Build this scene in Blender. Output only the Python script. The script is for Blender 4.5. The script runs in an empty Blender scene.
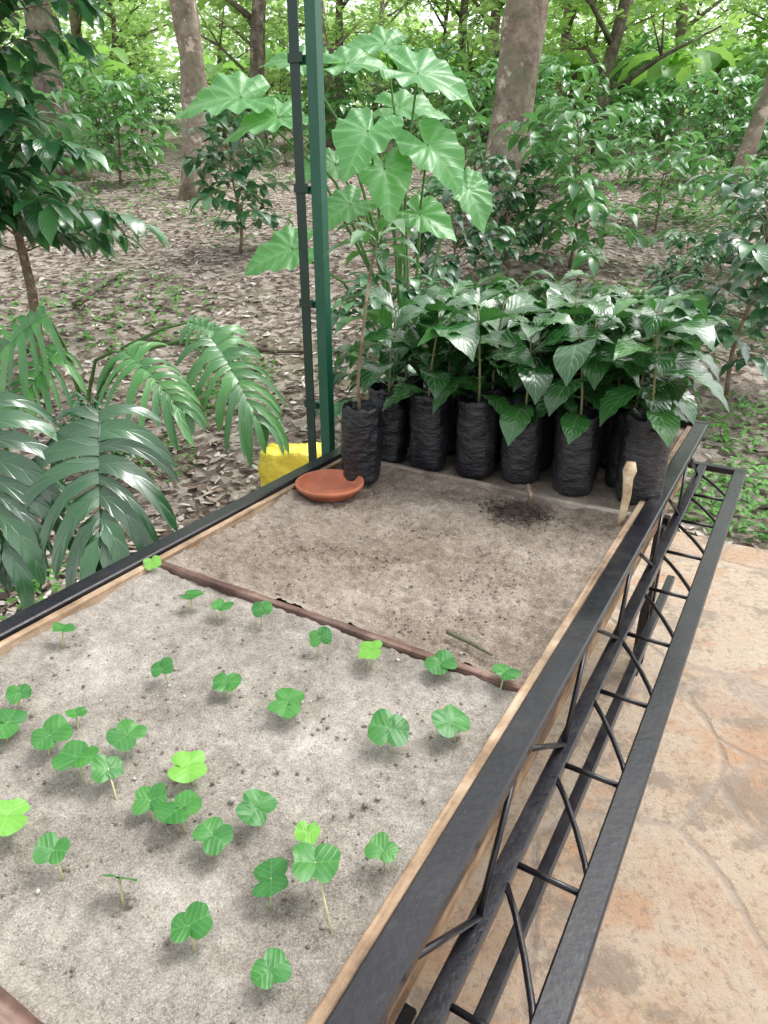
import bpy, math, random
from mathutils import Vector as V, noise, Matrix
random.seed(7)
R = math.radians
C = bpy.context.scene.collection
rnd = random.uniform
# ------------------------------------------------------------------ camera geometry
F, PITCH, CH = 700.0, R(24.7), 1.6
cs, sn = math.cos(PITCH), math.sin(PITCH)
def ray(x, y):
    v = 512 - y
    return V((x-384, F*cs+v*sn, -F*sn+v*cs))
def P(x, y, z):
    r = ray(x, y); k = (z-CH)/r.z
    return V((r.x*k, r.y*k, z))
def Q(x, y, Y):
    r = ray(x, y); k = Y/r.y
    return V((r.x*k, Y, CH+r.z*k))
A = R(30.5)
U = V((math.sin(A), math.cos(A), 0)); W = V((math.cos(A), -math.sin(A), 0))
def B(u, w, z): return U*u + W*w + V((0, 0, z))
def sstep(a, b, x):
    t = max(0, min(1, (x-a)/(b-a))); return t*t*(3-2*t)
def gz(x, y):
    d = y
    z = -0.03
    if d > 3.6: z += .2*(min(d, 11.5)-3.6)
    if d > 11.5: z += .135*(min(d, 30)-11.5)
    if d > 30: z += .05*(min(d, 90)-30)
    k = sstep(3.9, 6, d) if x > -1.6 else max(sstep(3.9, 6, d), sstep(-1.6, -3, x))
    z += k*(.10*noise.noise(V((x*.45, y*.45, 0)))+.035*noise.noise(V((x*1.7, y*1.7, 3))))
    return z
def gp(px, Y, py=230):
    p = Q(px, py, Y); return V((p.x, Y, gz(p.x, Y)))
# ------------------------------------------------------------------ mesh builder
def interp(tab, t):
    for (a, x), (b, y) in zip(tab, tab[1:]):
        if t <= b: return x+(y-x)*(t-a)/(b-a)
    return tab[-1][1]
class MB:
    def __init__(s): s.v = []; s.f = []; s.uv = []
    def add(s, vs, fs, uv=None):
        n = len(s.v); s.v += [tuple(a) for a in vs]
        s.uv += uv if uv else [(0, 0)]*len(vs)
        s.f += [tuple(i+n for i in q) for q in fs]
    def bar(s, p0, p1, w, h, up=V((0, 0, 1)), bev=.12):
        d = (p1-p0).normalized(); side = d.cross(up).normalized(); up = side.cross(d)
        b = min(w, h)*bev; a, c = w/2, h/2
        prof = [(-a+b, -c), (a-b, -c), (a, -c+b), (a, c-b), (a-b, c), (-a+b, c), (-a, c-b), (-a, -c+b)]
        vs = [p0+side*x+up*y for x, y in prof]+[p1+side*x+up*y for x, y in prof]
        fs = [(i, (i+1) % 8, 8+(i+1) % 8, 8+i) for i in range(8)]+[tuple(range(7, -1, -1)), tuple(range(8, 16))]
        s.add(vs, fs)
    def tube(s, pts, rad, n=8, rough=0, seed=0):
        vs = []; fs = []; uv = []
        ref = V((1, 0, 0)) if abs((pts[-1]-pts[0]).normalized().x) < .8 else V((0, 1, 0))
        for i, p in enumerate(pts):
            d = (pts[min(i+1, len(pts)-1)]-pts[max(i-1, 0)]).normalized()
            a = d.cross(ref).normalized(); b = d.cross(a)
            r = rad[i] if isinstance(rad, (list, tuple)) else rad
            for k in range(n):
                th = 2*math.pi*k/n
                q = a*math.cos(th)+b*math.sin(th)
                rr = r*(1+rough*noise.noise(p*3+q*1.2+V((seed, 0, 0))))
                vs.append(p+q*rr); uv.append((k/n, i/len(pts)))
        m = len(pts)
        for i in range(m-1):
            for k in range(n):
                fs.append((i*n+k, i*n+(k+1) % n, (i+1)*n+(k+1) % n, (i+1)*n+k))
        fs.append(tuple(range(n-1, -1, -1))); fs.append(tuple(range((m-1)*n, m*n)))
        s.add(vs, fs, uv)
    def leaf(s, base, d, nrm, L, Wd, tab, n=5, cols=(-1, 0, 1), droop=.4, fold=.2, wave=0, wn=4):
        d = d.normalized(); side = d.cross(nrm)
        if side.length < 1e-3: side = d.cross(V((1, 0, .1)))
        side.normalize(); pos = V(base); vs = []; uv = []; m = len(cols); ph = rnd(0, 6)
        for i in range(n+1):
            t = i/n
            dd = (d+V((0, 0, -droop*t*1.5))).normalized()
            sd = side; nn = sd.cross(dd)
            hw = interp(tab, t)*Wd/2
            for c in cols:
                z = fold*abs(c)*hw + (wave*hw*abs(c)*math.sin(t*wn*6.28+ph+c) if wave else 0)
                vs.append(pos+sd*(c*hw)+nn*z); uv.append((t, (c+1)/2))
            pos = pos+dd*(L/n)
        fs = [(i*m+k, i*m+k+1, (i+1)*m+k+1, (i+1)*m+k) for i in range(n) for k in range(m-1)]
        s.add(vs, fs, uv)
        return pos
    def fanleaf(s, base, d, nrm, L, tab, rings=4, na=28, cup=.25, rip=.03, rn=7, tipdroop=.3, irr=.10):
        d = d.normalized(); side = d.cross(nrm).normalized(); nn = side.cross(d)
        vs = [V(base)]; uv = [(.35, .5)]; ph = rnd(0, 6); sd_ = rnd(0, 40)
        for j in range(1, rings+1):
            r = j/rings
            for k in range(na):
                th = -math.pi+2*math.pi*k/na
                rr = interp(tab, abs(math.degrees(th)))*r*(1+irr*noise.noise(V((math.cos(th)*1.6, math.sin(th)*1.6, sd_))))
                x, y = rr*math.cos(th), rr*math.sin(th)
                z = cup*abs(y)*(1-.9*abs(y)) - tipdroop*max(0, x)**2 + rip*r*r*(math.sin(th*rn+ph)+1.2*noise.noise(V((x*2.5, y*2.5, sd_))))
                vs.append(base+(d*x+side*y+nn*z)*L); uv.append(((x+.5)/1.5, (y/.7+1)/2))
        fs = [(0, 1+k, 1+(k+1) % na) for k in range(na)]
        for j in range(rings-1):
            a = 1+j*na; b = a+na
            fs += [(a+k, b+k, b+(k+1) % na, a+(k+1) % na) for k in range(na)]
        s.add(vs, fs, uv)
    def build(s, name, mat, parent=None, smooth=True, loc=None):
        me = bpy.data.meshes.new(name); me.from_pydata(s.v, [], s.f); me.update()
        ul = me.uv_layers.new(name='UVMap')
        li = [0]*len(me.loops); me.loops.foreach_get('vertex_index', li)
        flat = [c for i in li for c in s.uv[i]]
        ul.data.foreach_set('uv', flat)
        if smooth: me.polygons.foreach_set('use_smooth', [True]*len(me.polygons))
        me.materials.append(mat)
        o = bpy.data.objects.new(name, me); C.objects.link(o)
        if parent: o.parent = parent
        if loc is not None: o.location = loc
        return o
def tag(o, label=None, cat=None, group=None, kind=None):
    for k, x in (('label', label), ('category', cat), ('group', group), ('kind', kind)):
        if x: o[k] = x
    return o
def empty(name, loc=(0, 0, 0), rz=0, scale=1):
    o = bpy.data.objects.new(name, None); C.objects.link(o); o.empty_display_size = .1
    o.location = loc; o.rotation_euler = (0, 0, rz); o.scale = (scale,)*3; return o
def copy_tree(o, parent=None):
    c = o.copy(); C.objects.link(c); c.parent = parent
    for ch in list(o.children): copy_tree(ch, c)
    return c
# ------------------------------------------------------------------ materials
def newmat(name):
    m = bpy.data.materials.new(name); m.use_nodes = True
    nt = m.node_tree; nt.nodes.clear()
    out = nt.nodes.new('ShaderNodeOutputMaterial'); b = nt.nodes.new('ShaderNodeBsdfPrincipled')
    nt.links.new(b.outputs[0], out.inputs[0]); return m, nt, b, out
def nd(nt, t, **k):
    n = nt.nodes.new(t)
    for a, x in k.items():
        if a in n.inputs: n.inputs[a].default_value = x
        else: setattr(n, a, x)
    return n
def ramp(nt, fac, stops):
    r = nt.nodes.new('ShaderNodeValToRGB'); e = r.color_ramp.elements
    while len(e) < len(stops): e.new(.5)
    for i, (p, c) in enumerate(stops):
        e[i].position = p; e[i].color = (*c, 1)
    nt.links.new(fac, r.inputs[0]); return r.outputs[0]
def ns(nt, scale, detail=4, rough=.55, co=None, typ='noise', feat=None):
    if typ == 'noise': n = nd(nt, 'ShaderNodeTexNoise', Scale=scale, Detail=detail, Roughness=rough)
    else:
        n = nd(nt, 'ShaderNodeTexVoronoi', Scale=scale)
        if feat: n.feature = feat
    if co is None:
        co = nt.nodes.new('ShaderNodeTexCoord').outputs['Object']
    nt.links.new(co, n.inputs['Vector']); return n
def mixc(nt, fac, a, b, mode='MIX'):
    m = nt.nodes.new('ShaderNodeMix'); m.data_type = 'RGBA'; m.blend_type = mode
    for s, x in ((0, fac), (6, a), (7, b)):
        if isinstance(x, (int, float)): m.inputs[s].default_value = x
        elif isinstance(x, tuple): m.inputs[s].default_value = (*x, 1)
        else: nt.links.new(x, m.inputs[s])
    return m.outputs[2]
def mth(nt, op, a, b=0, c=0):
    m = nt.nodes.new('ShaderNodeMath'); m.operation = op
    for i, x in enumerate((a, b, c)):
        if isinstance(x, (int, float)): m.inputs[i].default_value = x
        else: nt.links.new(x, m.inputs[i])
    return m.outputs[0]
def bump(nt, b, h, strength=.5, dist=.01):
    n = nd(nt, 'ShaderNodeBump', Strength=strength, Distance=dist)
    nt.links.new(h, n.inputs['Height']); nt.links.new(n.outputs[0], b.inputs['Normal']); return n

def leafmat(name, dark, mid, light, rough=.35, trans=.25, veins=9, veincol=None, veinamt=.35, tcol=None, spec=.5, nscale=6, bd=.002, coat=0):
    m, nt, b, out = newmat(name)
    g = nt.nodes.new('ShaderNodeNewGeometry')
    oi = nt.nodes.new('ShaderNodeObjectInfo')
    n = ns(nt, nscale, 3)
    f = mth(nt, 'ADD', mth(nt, 'MULTIPLY', g.outputs['Random Per Island'], .55), mth(nt, 'MULTIPLY', n.outputs[0], .35))
    f = mth(nt, 'ADD', f, mth(nt, 'MULTIPLY', oi.outputs['Random'], .18))
    col = ramp(nt, f, [(.12, dark), (.5, mid), (.95, light)])
    if veins:
        uv = nt.nodes.new('ShaderNodeUVMap'); sp = nt.nodes.new('ShaderNodeSeparateXYZ')
        nt.links.new(uv.outputs[0], sp.inputs[0])
        a = mth(nt, 'ABSOLUTE', mth(nt, 'SUBTRACT', mth(nt, 'MULTIPLY', sp.outputs[1], 2), 1))
        ph = mth(nt, 'MULTIPLY', mth(nt, 'SUBTRACT', sp.outputs[0], mth(nt, 'MULTIPLY', a, .3)), veins)
        ph = mth(nt, 'ADD', ph, mth(nt, 'MULTIPLY', n.outputs[0], .6))
        fr = mth(nt, 'ABSOLUTE', mth(nt, 'SUBTRACT', mth(nt, 'FRACT', ph), .5))
        vl = mth(nt, 'SUBTRACT', 1, mth(nt, 'MULTIPLY', fr, 9), 0); vl = mth(nt, 'MAXIMUM', vl, 0)
        mr = mth(nt, 'MAXIMUM', mth(nt, 'SUBTRACT', 1, mth(nt, 'MULTIPLY', a, 14)), 0)
        vv = mth(nt, 'MINIMUM', mth(nt, 'ADD', vl, mr), 1)
        col = mixc(nt, mth(nt, 'MULTIPLY', vv, veinamt), col, veincol or light)
        bump(nt, b, mth(nt, 'SUBTRACT', fr, mth(nt, 'MULTIPLY', vv, .5)), .5, bd)
    nt.links.new(col, b.inputs['Base Color'])
    b.inputs['Roughness'].default_value = rough
    b.inputs['Specular IOR Level'].default_value = spec
    if coat: b.inputs['Coat Weight'].default_value = coat; b.inputs['Coat Roughness'].default_value = .2
    if trans:
        t = nt.nodes.new('ShaderNodeBsdfTranslucent'); mx = nt.nodes.new('ShaderNodeMixShader')
        nt.links.new(mixc(nt, .5, col, tcol or light), t.inputs[0]); mx.inputs[0].default_value = trans
        nt.links.new(b.outputs[0], mx.inputs[1]); nt.links.new(t.outputs[0], mx.inputs[2]); nt.links.new(mx.outputs[0], out.inputs[0])
    return m
M = {}
M['coffee'] = leafmat('coffee_leaf', (.010, .055, .022), (.028, .125, .045), (.09, .28, .08), .24, .25, 9, (.10, .25, .08), .3, spec=.9, coat=.7)
M['nursery'] = leafmat('nursery_leaf', (.007, .040, .012), (.024, .115, .026), (.09, .28, .05), .26, .22, 9, (.16, .38, .10), .5, spec=.8, coat=.45)
M['shrub'] = leafmat('shrub_leaf', (.03, .12, .035), (.085, .27, .075), (.20, .46, .12), .28, .4, 0, spec=1, coat=.5)
M['elephant'] = leafmat('elephant_ear_leaf', (.07, .25, .085), (.11, .36, .11), (.19, .50, .15), .38, .45, 8, (.34, .62, .28), .45, (.30, .70, .10), .7, bd=.006, coat=.25)
M['monstera'] = leafmat('monstera_leaf', (.010, .050, .014), (.018, .09, .024), (.045, .17, .045), .24, .12, 3, (.05, .17, .05), .25, nscale=5, spec=.9, coat=.6, bd=.004)
M['monstera_light'] = leafmat('monstera_light_leaf', (.03, .13, .035), (.06, .22, .05), (.13, .36, .08), .3, .25, 3, (.13, .36, .1), .2, nscale=5, spec=.8, coat=.3, bd=.003)
M['sprout'] = leafmat('sprout_leaf', (.010, .085, .02), (.030, .165, .03), (.10, .32, .05), .38, .2, 5, (.16, .40, .11), .35, nscale=60, bd=.0007)
M['sprout_light'] = leafmat('light_sprout_leaf', (.10, .33, .04), (.15, .41, .055), (.22, .50, .07), .42, .25, 5, (.32, .58, .16), .4, nscale=60, bd=.0007)
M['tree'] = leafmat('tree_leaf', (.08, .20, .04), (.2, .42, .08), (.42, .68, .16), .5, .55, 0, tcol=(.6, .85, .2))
M['treehaze'] = leafmat('hazed_tree_leaf', (.14, .28, .08), (.34, .56, .18), (.60, .80, .34), .6, .55, 0, tcol=(.7, .9, .34))  # greens paled to paint in distance haze, no volume used
M['weed'] = leafmat('weed_leaf', (.05, .18, .03), (.10, .30, .05), (.18, .42, .08), .5, .35, 0)
M['banana'] = leafmat('banana_leaf', (.10, .28, .05), (.20, .45, .10), (.34, .62, .16), .4, .5, 0, tcol=(.45, .75, .14))

def barkmat(name, a, b_, c, scale=6, lichen=.5):
    m, nt, b, _ = newmat(name)
    n = ns(nt, scale, 8, .65); n2 = ns(nt, scale*.35, 4); n3 = ns(nt, scale*.8, 5, .7)
    col = ramp(nt, n.outputs[0], [(.3, a), (.5, b_), (.7, c)])
    col = mixc(nt, ramp(nt, n2.outputs[0], [(.5, (0, 0, 0)), (.65, (lichen,)*3)]), col, (.18, .22, .12))
    col = mixc(nt, ramp(nt, n3.outputs[0], [(.56, (0, 0, 0)), (.62, (lichen*1.2,)*3)]), col, tuple(min(1, x*1.7) for x in c))
    nt.links.new(col, b.inputs['Base Color']); b.inputs['Roughness'].default_value = .9
    bump(nt, b, n.outputs[0], .9, .05 if scale < 10 else .004); return m
M['bark'] = barkmat('bark_pale', (.10, .075, .055), (.25, .195, .15), (.40, .34, .28), 6, .6)
M['bark_dark'] = barkmat('bark_dark', (.04, .03, .022), (.12, .09, .07), (.25, .21, .17))
M['twig'] = barkmat('twig', (.1, .07, .045), (.2, .14, .09), (.32, .26, .2), 20)
M['stem'] = barkmat('stem', (.14, .16, .06), (.2, .2, .09), (.3, .28, .16), 40, .2)
M['palestem'] = barkmat('pale_stem', (.4, .42, .2), (.5, .5, .28), (.6, .58, .38), 60, 0)
M['petiole'] = barkmat('petiole', (.05, .13, .035), (.09, .19, .05), (.15, .26, .09), 15, .15)

def metal(name, c, rough, dust=(.16, .14, .12), amt=.5):
    m, nt, b, _ = newmat(name)
    n = ns(nt, 9, 8, .7); n2 = ns(nt, 90, 3); n3 = ns(nt, 220, 3, .8)
    f = ramp(nt, n.outputs[0], [(.5, (0, 0, 0)), (.72, (amt,)*3)])
    col = mixc(nt, f, c, dust)
    col = mixc(nt, ramp(nt, n3.outputs[0], [(.66, (0,)*3), (.74, (.35,)*3)]), col, dust)
    nt.links.new(col, b.inputs['Base Color'])
    nt.links.new(mth(nt, 'ADD', mth(nt, 'MULTIPLY', n.outputs[0], .35), rough-.15), b.inputs['Roughness'])
    bump(nt, b, n2.outputs[0], .25, .002); return m
M['black'] = metal('black_painted_steel', (.005, .005, .009), .27, amt=.10)
M['green'] = metal('green_painted_steel', (.006, .085, .045), .36, (.05, .13, .09), .4)
M['shadegreen'] = metal('shaded_green_steel', (.004, .03, .018), .4, (.04, .07, .05), .3)  # the post's green paint, darkened so its shaded side is in the colour

def wood(name, a, b_, c, rough=.8, lengthwise=True):
    m, nt, b, _ = newmat(name)
    tc = nt.nodes.new('ShaderNodeTexCoord')
    vr = nt.nodes.new('ShaderNodeVectorRotate'); vr.rotation_type = 'Z_AXIS'; vr.inputs['Angle'].default_value = A
    nt.links.new(tc.outputs['Object'], vr.inputs[0])
    mp = nt.nodes.new('ShaderNodeMapping'); mp.inputs['Scale'].default_value = (1, .07, 1) if lengthwise else (.07, 1, 1)
    nt.links.new(vr.outputs[0], mp.inputs[0])
    n = ns(nt, 45, 6, .6, mp.outputs[0]); n2 = ns(nt, 9, 6, .7, tc.outputs['Object'])
    f = mth(nt, 'ADD', mth(nt, 'MULTIPLY', n.outputs[0], .5), mth(nt, 'MULTIPLY', n2.outputs[0], .5))
    col = ramp(nt, f, [(.40, a), (.5, b_), (.60, c)])
    n3 = ns(nt, 4, 5, .7, tc.outputs['Object'])
    col = mixc(nt, ramp(nt, n3.outputs[0], [(.5, (0,)*3), (.66, (.7,)*3)]), col, tuple(x*.35 for x in b_))
    nt.links.new(col, b.inputs['Base Color'])
    b.inputs['Roughness'].default_value = rough
    bump(nt, b, n.outputs[0], .6, .004); return m
M['wood'] = wood('tan_timber', (.12, .075, .045), (.32, .215, .13), (.50, .38, .26))
M['oldwood'] = wood('dark_red_timber', (.05, .025, .017), (.13, .07, .05), (.26, .18, .14), lengthwise=False)
M['greywood'] = wood('grey_timber', (.14, .11, .085), (.28, .23, .18), (.4, .35, .29), lengthwise=False)
M['stake'] = wood('peeled_wood', (.35, .24, .13), (.55, .42, .26), (.68, .58, .42))

def sandmat(name, cols, patch=False):
    m, nt, b, _ = newmat(name)
    tc = nt.nodes.new('ShaderNodeTexCoord').outputs['Object']
    n1 = ns(nt, 5, 5, .6, tc); v = ns(nt, 520, co=tc, typ='v'); n2 = ns(nt, 220, 4, .75, tc); n3 = ns(nt, 32, 5, .7, tc)
    sp = nt.nodes.new('ShaderNodeSeparateColor'); nt.links.new(v.outputs['Color'], sp.inputs[0])
    f = mth(nt, 'ADD', mth(nt, 'MULTIPLY', n1.outputs[0], .42), mth(nt, 'MULTIPLY', n3.outputs[0], .34))
    f = mth(nt, 'ADD', f, mth(nt, 'MULTIPLY', sp.outputs[0], .13)); f = mth(nt, 'ADD', f, mth(nt, 'MULTIPLY', n2.outputs[0], .22))
    col = ramp(nt, f, [(.40, cols[0]), (.52, cols[1]), (.62, cols[2]), (.74, cols[3])])
    if patch:
        c = P(518, 512, .8)
        vm = nt.nodes.new('ShaderNodeVectorMath'); vm.operation = 'DISTANCE'; nt.links.new(tc, vm.inputs[0]); vm.inputs[1].default_value = c
        d = mth(nt, 'ADD', vm.outputs['Value'], mth(nt, 'MULTIPLY', n3.outputs[0], .16))
        fac = ramp(nt, d, [(.12, (.9,)*3), (.2, (0, 0, 0))])
        col = mixc(nt, fac, col, (.035, .026, .02))
    nt.links.new(col, b.inputs['Base Color']); b.inputs['Roughness'].default_value = .95
    b.inputs['Specular IOR Level'].default_value = .2
    h = mth(nt, 'ADD', mth(nt, 'MULTIPLY', sp.outputs[1], .45), n2.outputs[0]); h = mth(nt, 'ADD', h, mth(nt, 'MULTIPLY', n3.outputs[0], 1.8))
    bump(nt, b, h, .8, .004); return m
M['sand'] = sandmat('grey_sand', [(.15, .128, .104), (.285, .253, .216), (.40, .366, .32), (.56, .52, .465)])
M['soilsand'] = sandmat('brown_sand', [(.11, .083, .060), (.235, .19, .147), (.345, .292, .237), (.50, .445, .38)], True)

def islandmat(name, stops, rough):
    m, nt, b, _ = newmat(name); g = nt.nodes.new('ShaderNodeNewGeometry')
    nt.links.new(ramp(nt, g.outputs['Random Per Island'], stops), b.inputs['Base Color']); b.inputs['Roughness'].default_value = rough; return m
M['pebble'] = islandmat('pebble', [(0, (.13, .11, .09)), (.35, (.27, .24, .20)), (.7, (.39, .355, .31)), (1, (.56, .53, .47))], .85)
M['dry'] = islandmat('dry_leaf', [(0, (.06, .04, .03)), (.2, (.20, .135, .10)), (.45, (.36, .28, .22)), (.75, (.50, .43, .37)), (1, (.68, .63, .57))], .7)
m, nt, b, _ = newmat('leaf_litter_ground')
v = ns(nt, 17, typ='v'); n = ns(nt, 1.2, 5); n2 = ns(nt, 45, 6, .75)
sp = nt.nodes.new('ShaderNodeSeparateColor'); nt.links.new(v.outputs['Color'], sp.inputs[0])
f = mth(nt, 'ADD', mth(nt, 'MULTIPLY', sp.outputs[0], .4), mth(nt, 'MULTIPLY', n2.outputs[0], .6))
col = ramp(nt, f, [(.25, (.06, .042, .032)), (.45, (.22, .17, .135)), (.62, (.42, .355, .30)), (.85, (.60, .55, .49))])
col = mixc(nt, ramp(nt, n.outputs[0], [(.54, (0,)*3), (.74, (.45,)*3)]), col, (.14, .18, .06))
nt.links.new(col, b.inputs['Base Color']); b.inputs['Roughness'].default_value = .95
bump(nt, b, f, .9, .03); M['ground'] = m

m, nt, b, _ = newmat('flagstone')
tc = nt.nodes.new('ShaderNodeTexCoord').outputs['Object']
wn = ns(nt, 1.6, 3, .5, tc)
add = nt.nodes.new('ShaderNodeVectorMath'); add.operation = 'ADD'
sc = nt.nodes.new('ShaderNodeVectorMath'); sc.operation = 'SCALE'; sc.inputs['Scale'].default_value = .2
nt.links.new(wn.outputs['Color'], sc.inputs[0]); nt.links.new(tc, add.inputs[0]); nt.links.new(sc.outputs[0], add.inputs[1])
ve = ns(nt, 1.8, co=add.outputs[0], typ='v', feat='DISTANCE_TO_EDGE'); vc = ns(nt, 1.8, co=add.outputs[0], typ='v')
sp = nt.nodes.new('ShaderNodeSeparateColor'); nt.links.new(vc.outputs['Color'], sp.inputs[0])
base = ramp(nt, sp.outputs[0], [(0, (.45, .28, .175)), (.25, (.53, .40, .28)), (.5, (.48, .29, .17)), (.8, (.54, .43, .32)), (1, (.46, .32, .225))])
na = ns(nt, 7, 10, .78, tc); nb = ns(nt, 3.1, 9, .72, tc); nc = ns(nt, 45, 6, .75, tc); ne = ns(nt, 2.2, 7, .7, tc); nf = ns(nt, 2.7, 6, .65, tc)
base = mixc(nt, ramp(nt, ne.outputs[0], [(.47, (0,)*3), (.54, (.6,)*3)]), base, (.56, .46, .345))
base = mixc(nt, ramp(nt, nf.outputs[0], [(.54, (0,)*3), (.60, (.65,)*3)]), base, (.50, .275, .15))
base = mixc(nt, ramp(nt, na.outputs[0], [(.50, (0,)*3), (.60, (.45,)*3)]), base, (.56, .49, .40))
base = mixc(nt, ramp(nt, nb.outputs[0], [(.52, (0,)*3), (.58, (.75,)*3)]), base, (.27, .215, .16))
base = mixc(nt, ramp(nt, nc.outputs[0], [(.38, (.6,)*3), (.48, (0,)*3)]), base, (.27, .175, .115))
jf = ramp(nt, ve.outputs['Distance'], [(.008, (1,)*3), (.03, (0,)*3)])
base = mixc(nt, mth(nt, 'MULTIPLY', jf, .5), base, (.36, .30, .25))
nt.links.new(base, b.inputs['Base Color']); b.inputs['Roughness'].default_value = .6
h = mth(nt, 'SUBTRACT', mth(nt, 'ADD', mth(nt, 'MULTIPLY', na.outputs[0], 1.0), mth(nt, 'MULTIPLY', nc.outputs[0], .35)), mth(nt, 'MULTIPLY', jf, .3))
bump(nt, b, h, .9, .03); M['flag'] = m

m, nt, b, _ = newmat('black_plastic')
tc = nt.nodes.new('ShaderNodeTexCoord').outputs['Object']; mp = nt.nodes.new('ShaderNodeMapping'); mp.inputs['Scale'].default_value = (1, 1, 2.0); nt.links.new(tc, mp.inputs[0])
n = ns(nt, 26, 5, .6, mp.outputs[0]); n2 = ns(nt, 8, 3, .5, tc); oi = nt.nodes.new('ShaderNodeObjectInfo')
col = ramp(nt, n2.outputs[0], [(.4, (.006, .006, .010)), (.75, (.028, .028, .032))])
col = mixc(nt, mth(nt, 'MULTIPLY', oi.outputs['Random'], .14), col, (.15, .145, .14))
nt.links.new(col, b.inputs['Base Color'])
nt.links.new(mth(nt, 'ADD', mth(nt, 'MULTIPLY', n2.outputs[0], .35), .05), b.inputs['Roughness'])
bump(nt, b, n.outputs[0], 1, .011); M['plastic'] = m
def simple(name, c, rough, sc=12, var=.25, bd=.003, spec=.5):
    m, nt, b, _ = newmat(name); n = ns(nt, sc, 6, .65)
    nt.links.new(ramp(nt, n.outputs[0], [(.3, tuple(x*(1-var) for x in c)), (.7, tuple(min(1, x*(1+var)) for x in c))]), b.inputs['Base Color'])
    b.inputs['Roughness'].default_value = rough; b.inputs['Specular IOR Level'].default_value = spec
    bump(nt, b, n.outputs[0], .5, bd); return m
M['clay'] = simple('terracotta', (.38, .12, .06), .65, 14, .3)
M['yellow'] = simple('yellow_plastic', (.84, .68, .07), .38, 12, .10, .03)
M['soil'] = simple('potting_soil', (.045, .032, .024), 1, 80, .5, .01)
M['darksoil'] = islandmat('dark_crumb', [(0, (.02, .015, .012)), (1, (.08, .06, .045))], .95)

# ------------------------------------------------------------------ setting
def axis(lo, hi, n, p=2.2):
    out = []
    for i in range(-n, n+1):
        t = i/n; out.append(math.copysign(abs(t)**p, t)*(hi if t > 0 else -lo))
    return out
mb = MB()
xs = [x for x in axis(-140, 140, 75, 2.4)]; ys = [4+y for y in axis(-60, 140, 80, 2.4)]
for y in ys:
    for x in xs: mb.v.append((x, y, gz(x, y))); mb.uv.append((0, 0))
nx = len(xs)
mb.f = [(j*nx+i, j*nx+i+1, (j+1)*nx+i+1, (j+1)*nx+i) for j in range(len(ys)-1) for i in range(nx-1)]
tag(mb.build('ground', M['ground']), 'forest floor of brown leaf litter rising behind the bed', 'ground', kind='structure')
mb = MB()
UN = 60; u0, u1, w0, w1 = -4, 3.56, -1.0, 5
def edge_u(w): return u1+.03*noise.noise(V((w*3, 0, 0)))
for i in range(UN+1):
    for j in range(UN+1):
        w = w0+(w1-w0)*j/UN; u = u0+(edge_u(w)-u0)*i/UN
        mb.v.append(tuple(B(u, w, .0+.004*noise.noise(V((u*2, w*2, 0)))))); mb.uv.append((0, 0))
K = UN+1
mb.f = [(i*K+j, (i+1)*K+j, (i+1)*K+j+1, i*K+j+1) for i in range(UN) for j in range(UN)]
ring = [i*K for i in range(K)]+[UN*K+j for j in range(1, K)]+[i*K+UN for i in range(UN-1, -1, -1)]+[j for j in range(UN-1, 0, -1)]
n0 = len(mb.v)
for i in ring: a = mb.v[i]; mb.v.append((a[0], a[1], -.12)); mb.uv.append((0, 0))
for i in range(len(ring)): k = (i+1) % len(ring); mb.f.append((ring[i], n0+i, n0+k, ring[k]))
tag(mb.build('patio', M['flag'], smooth=False), 'flagstone patio of peach and cream stone', 'patio', kind='structure')

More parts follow.
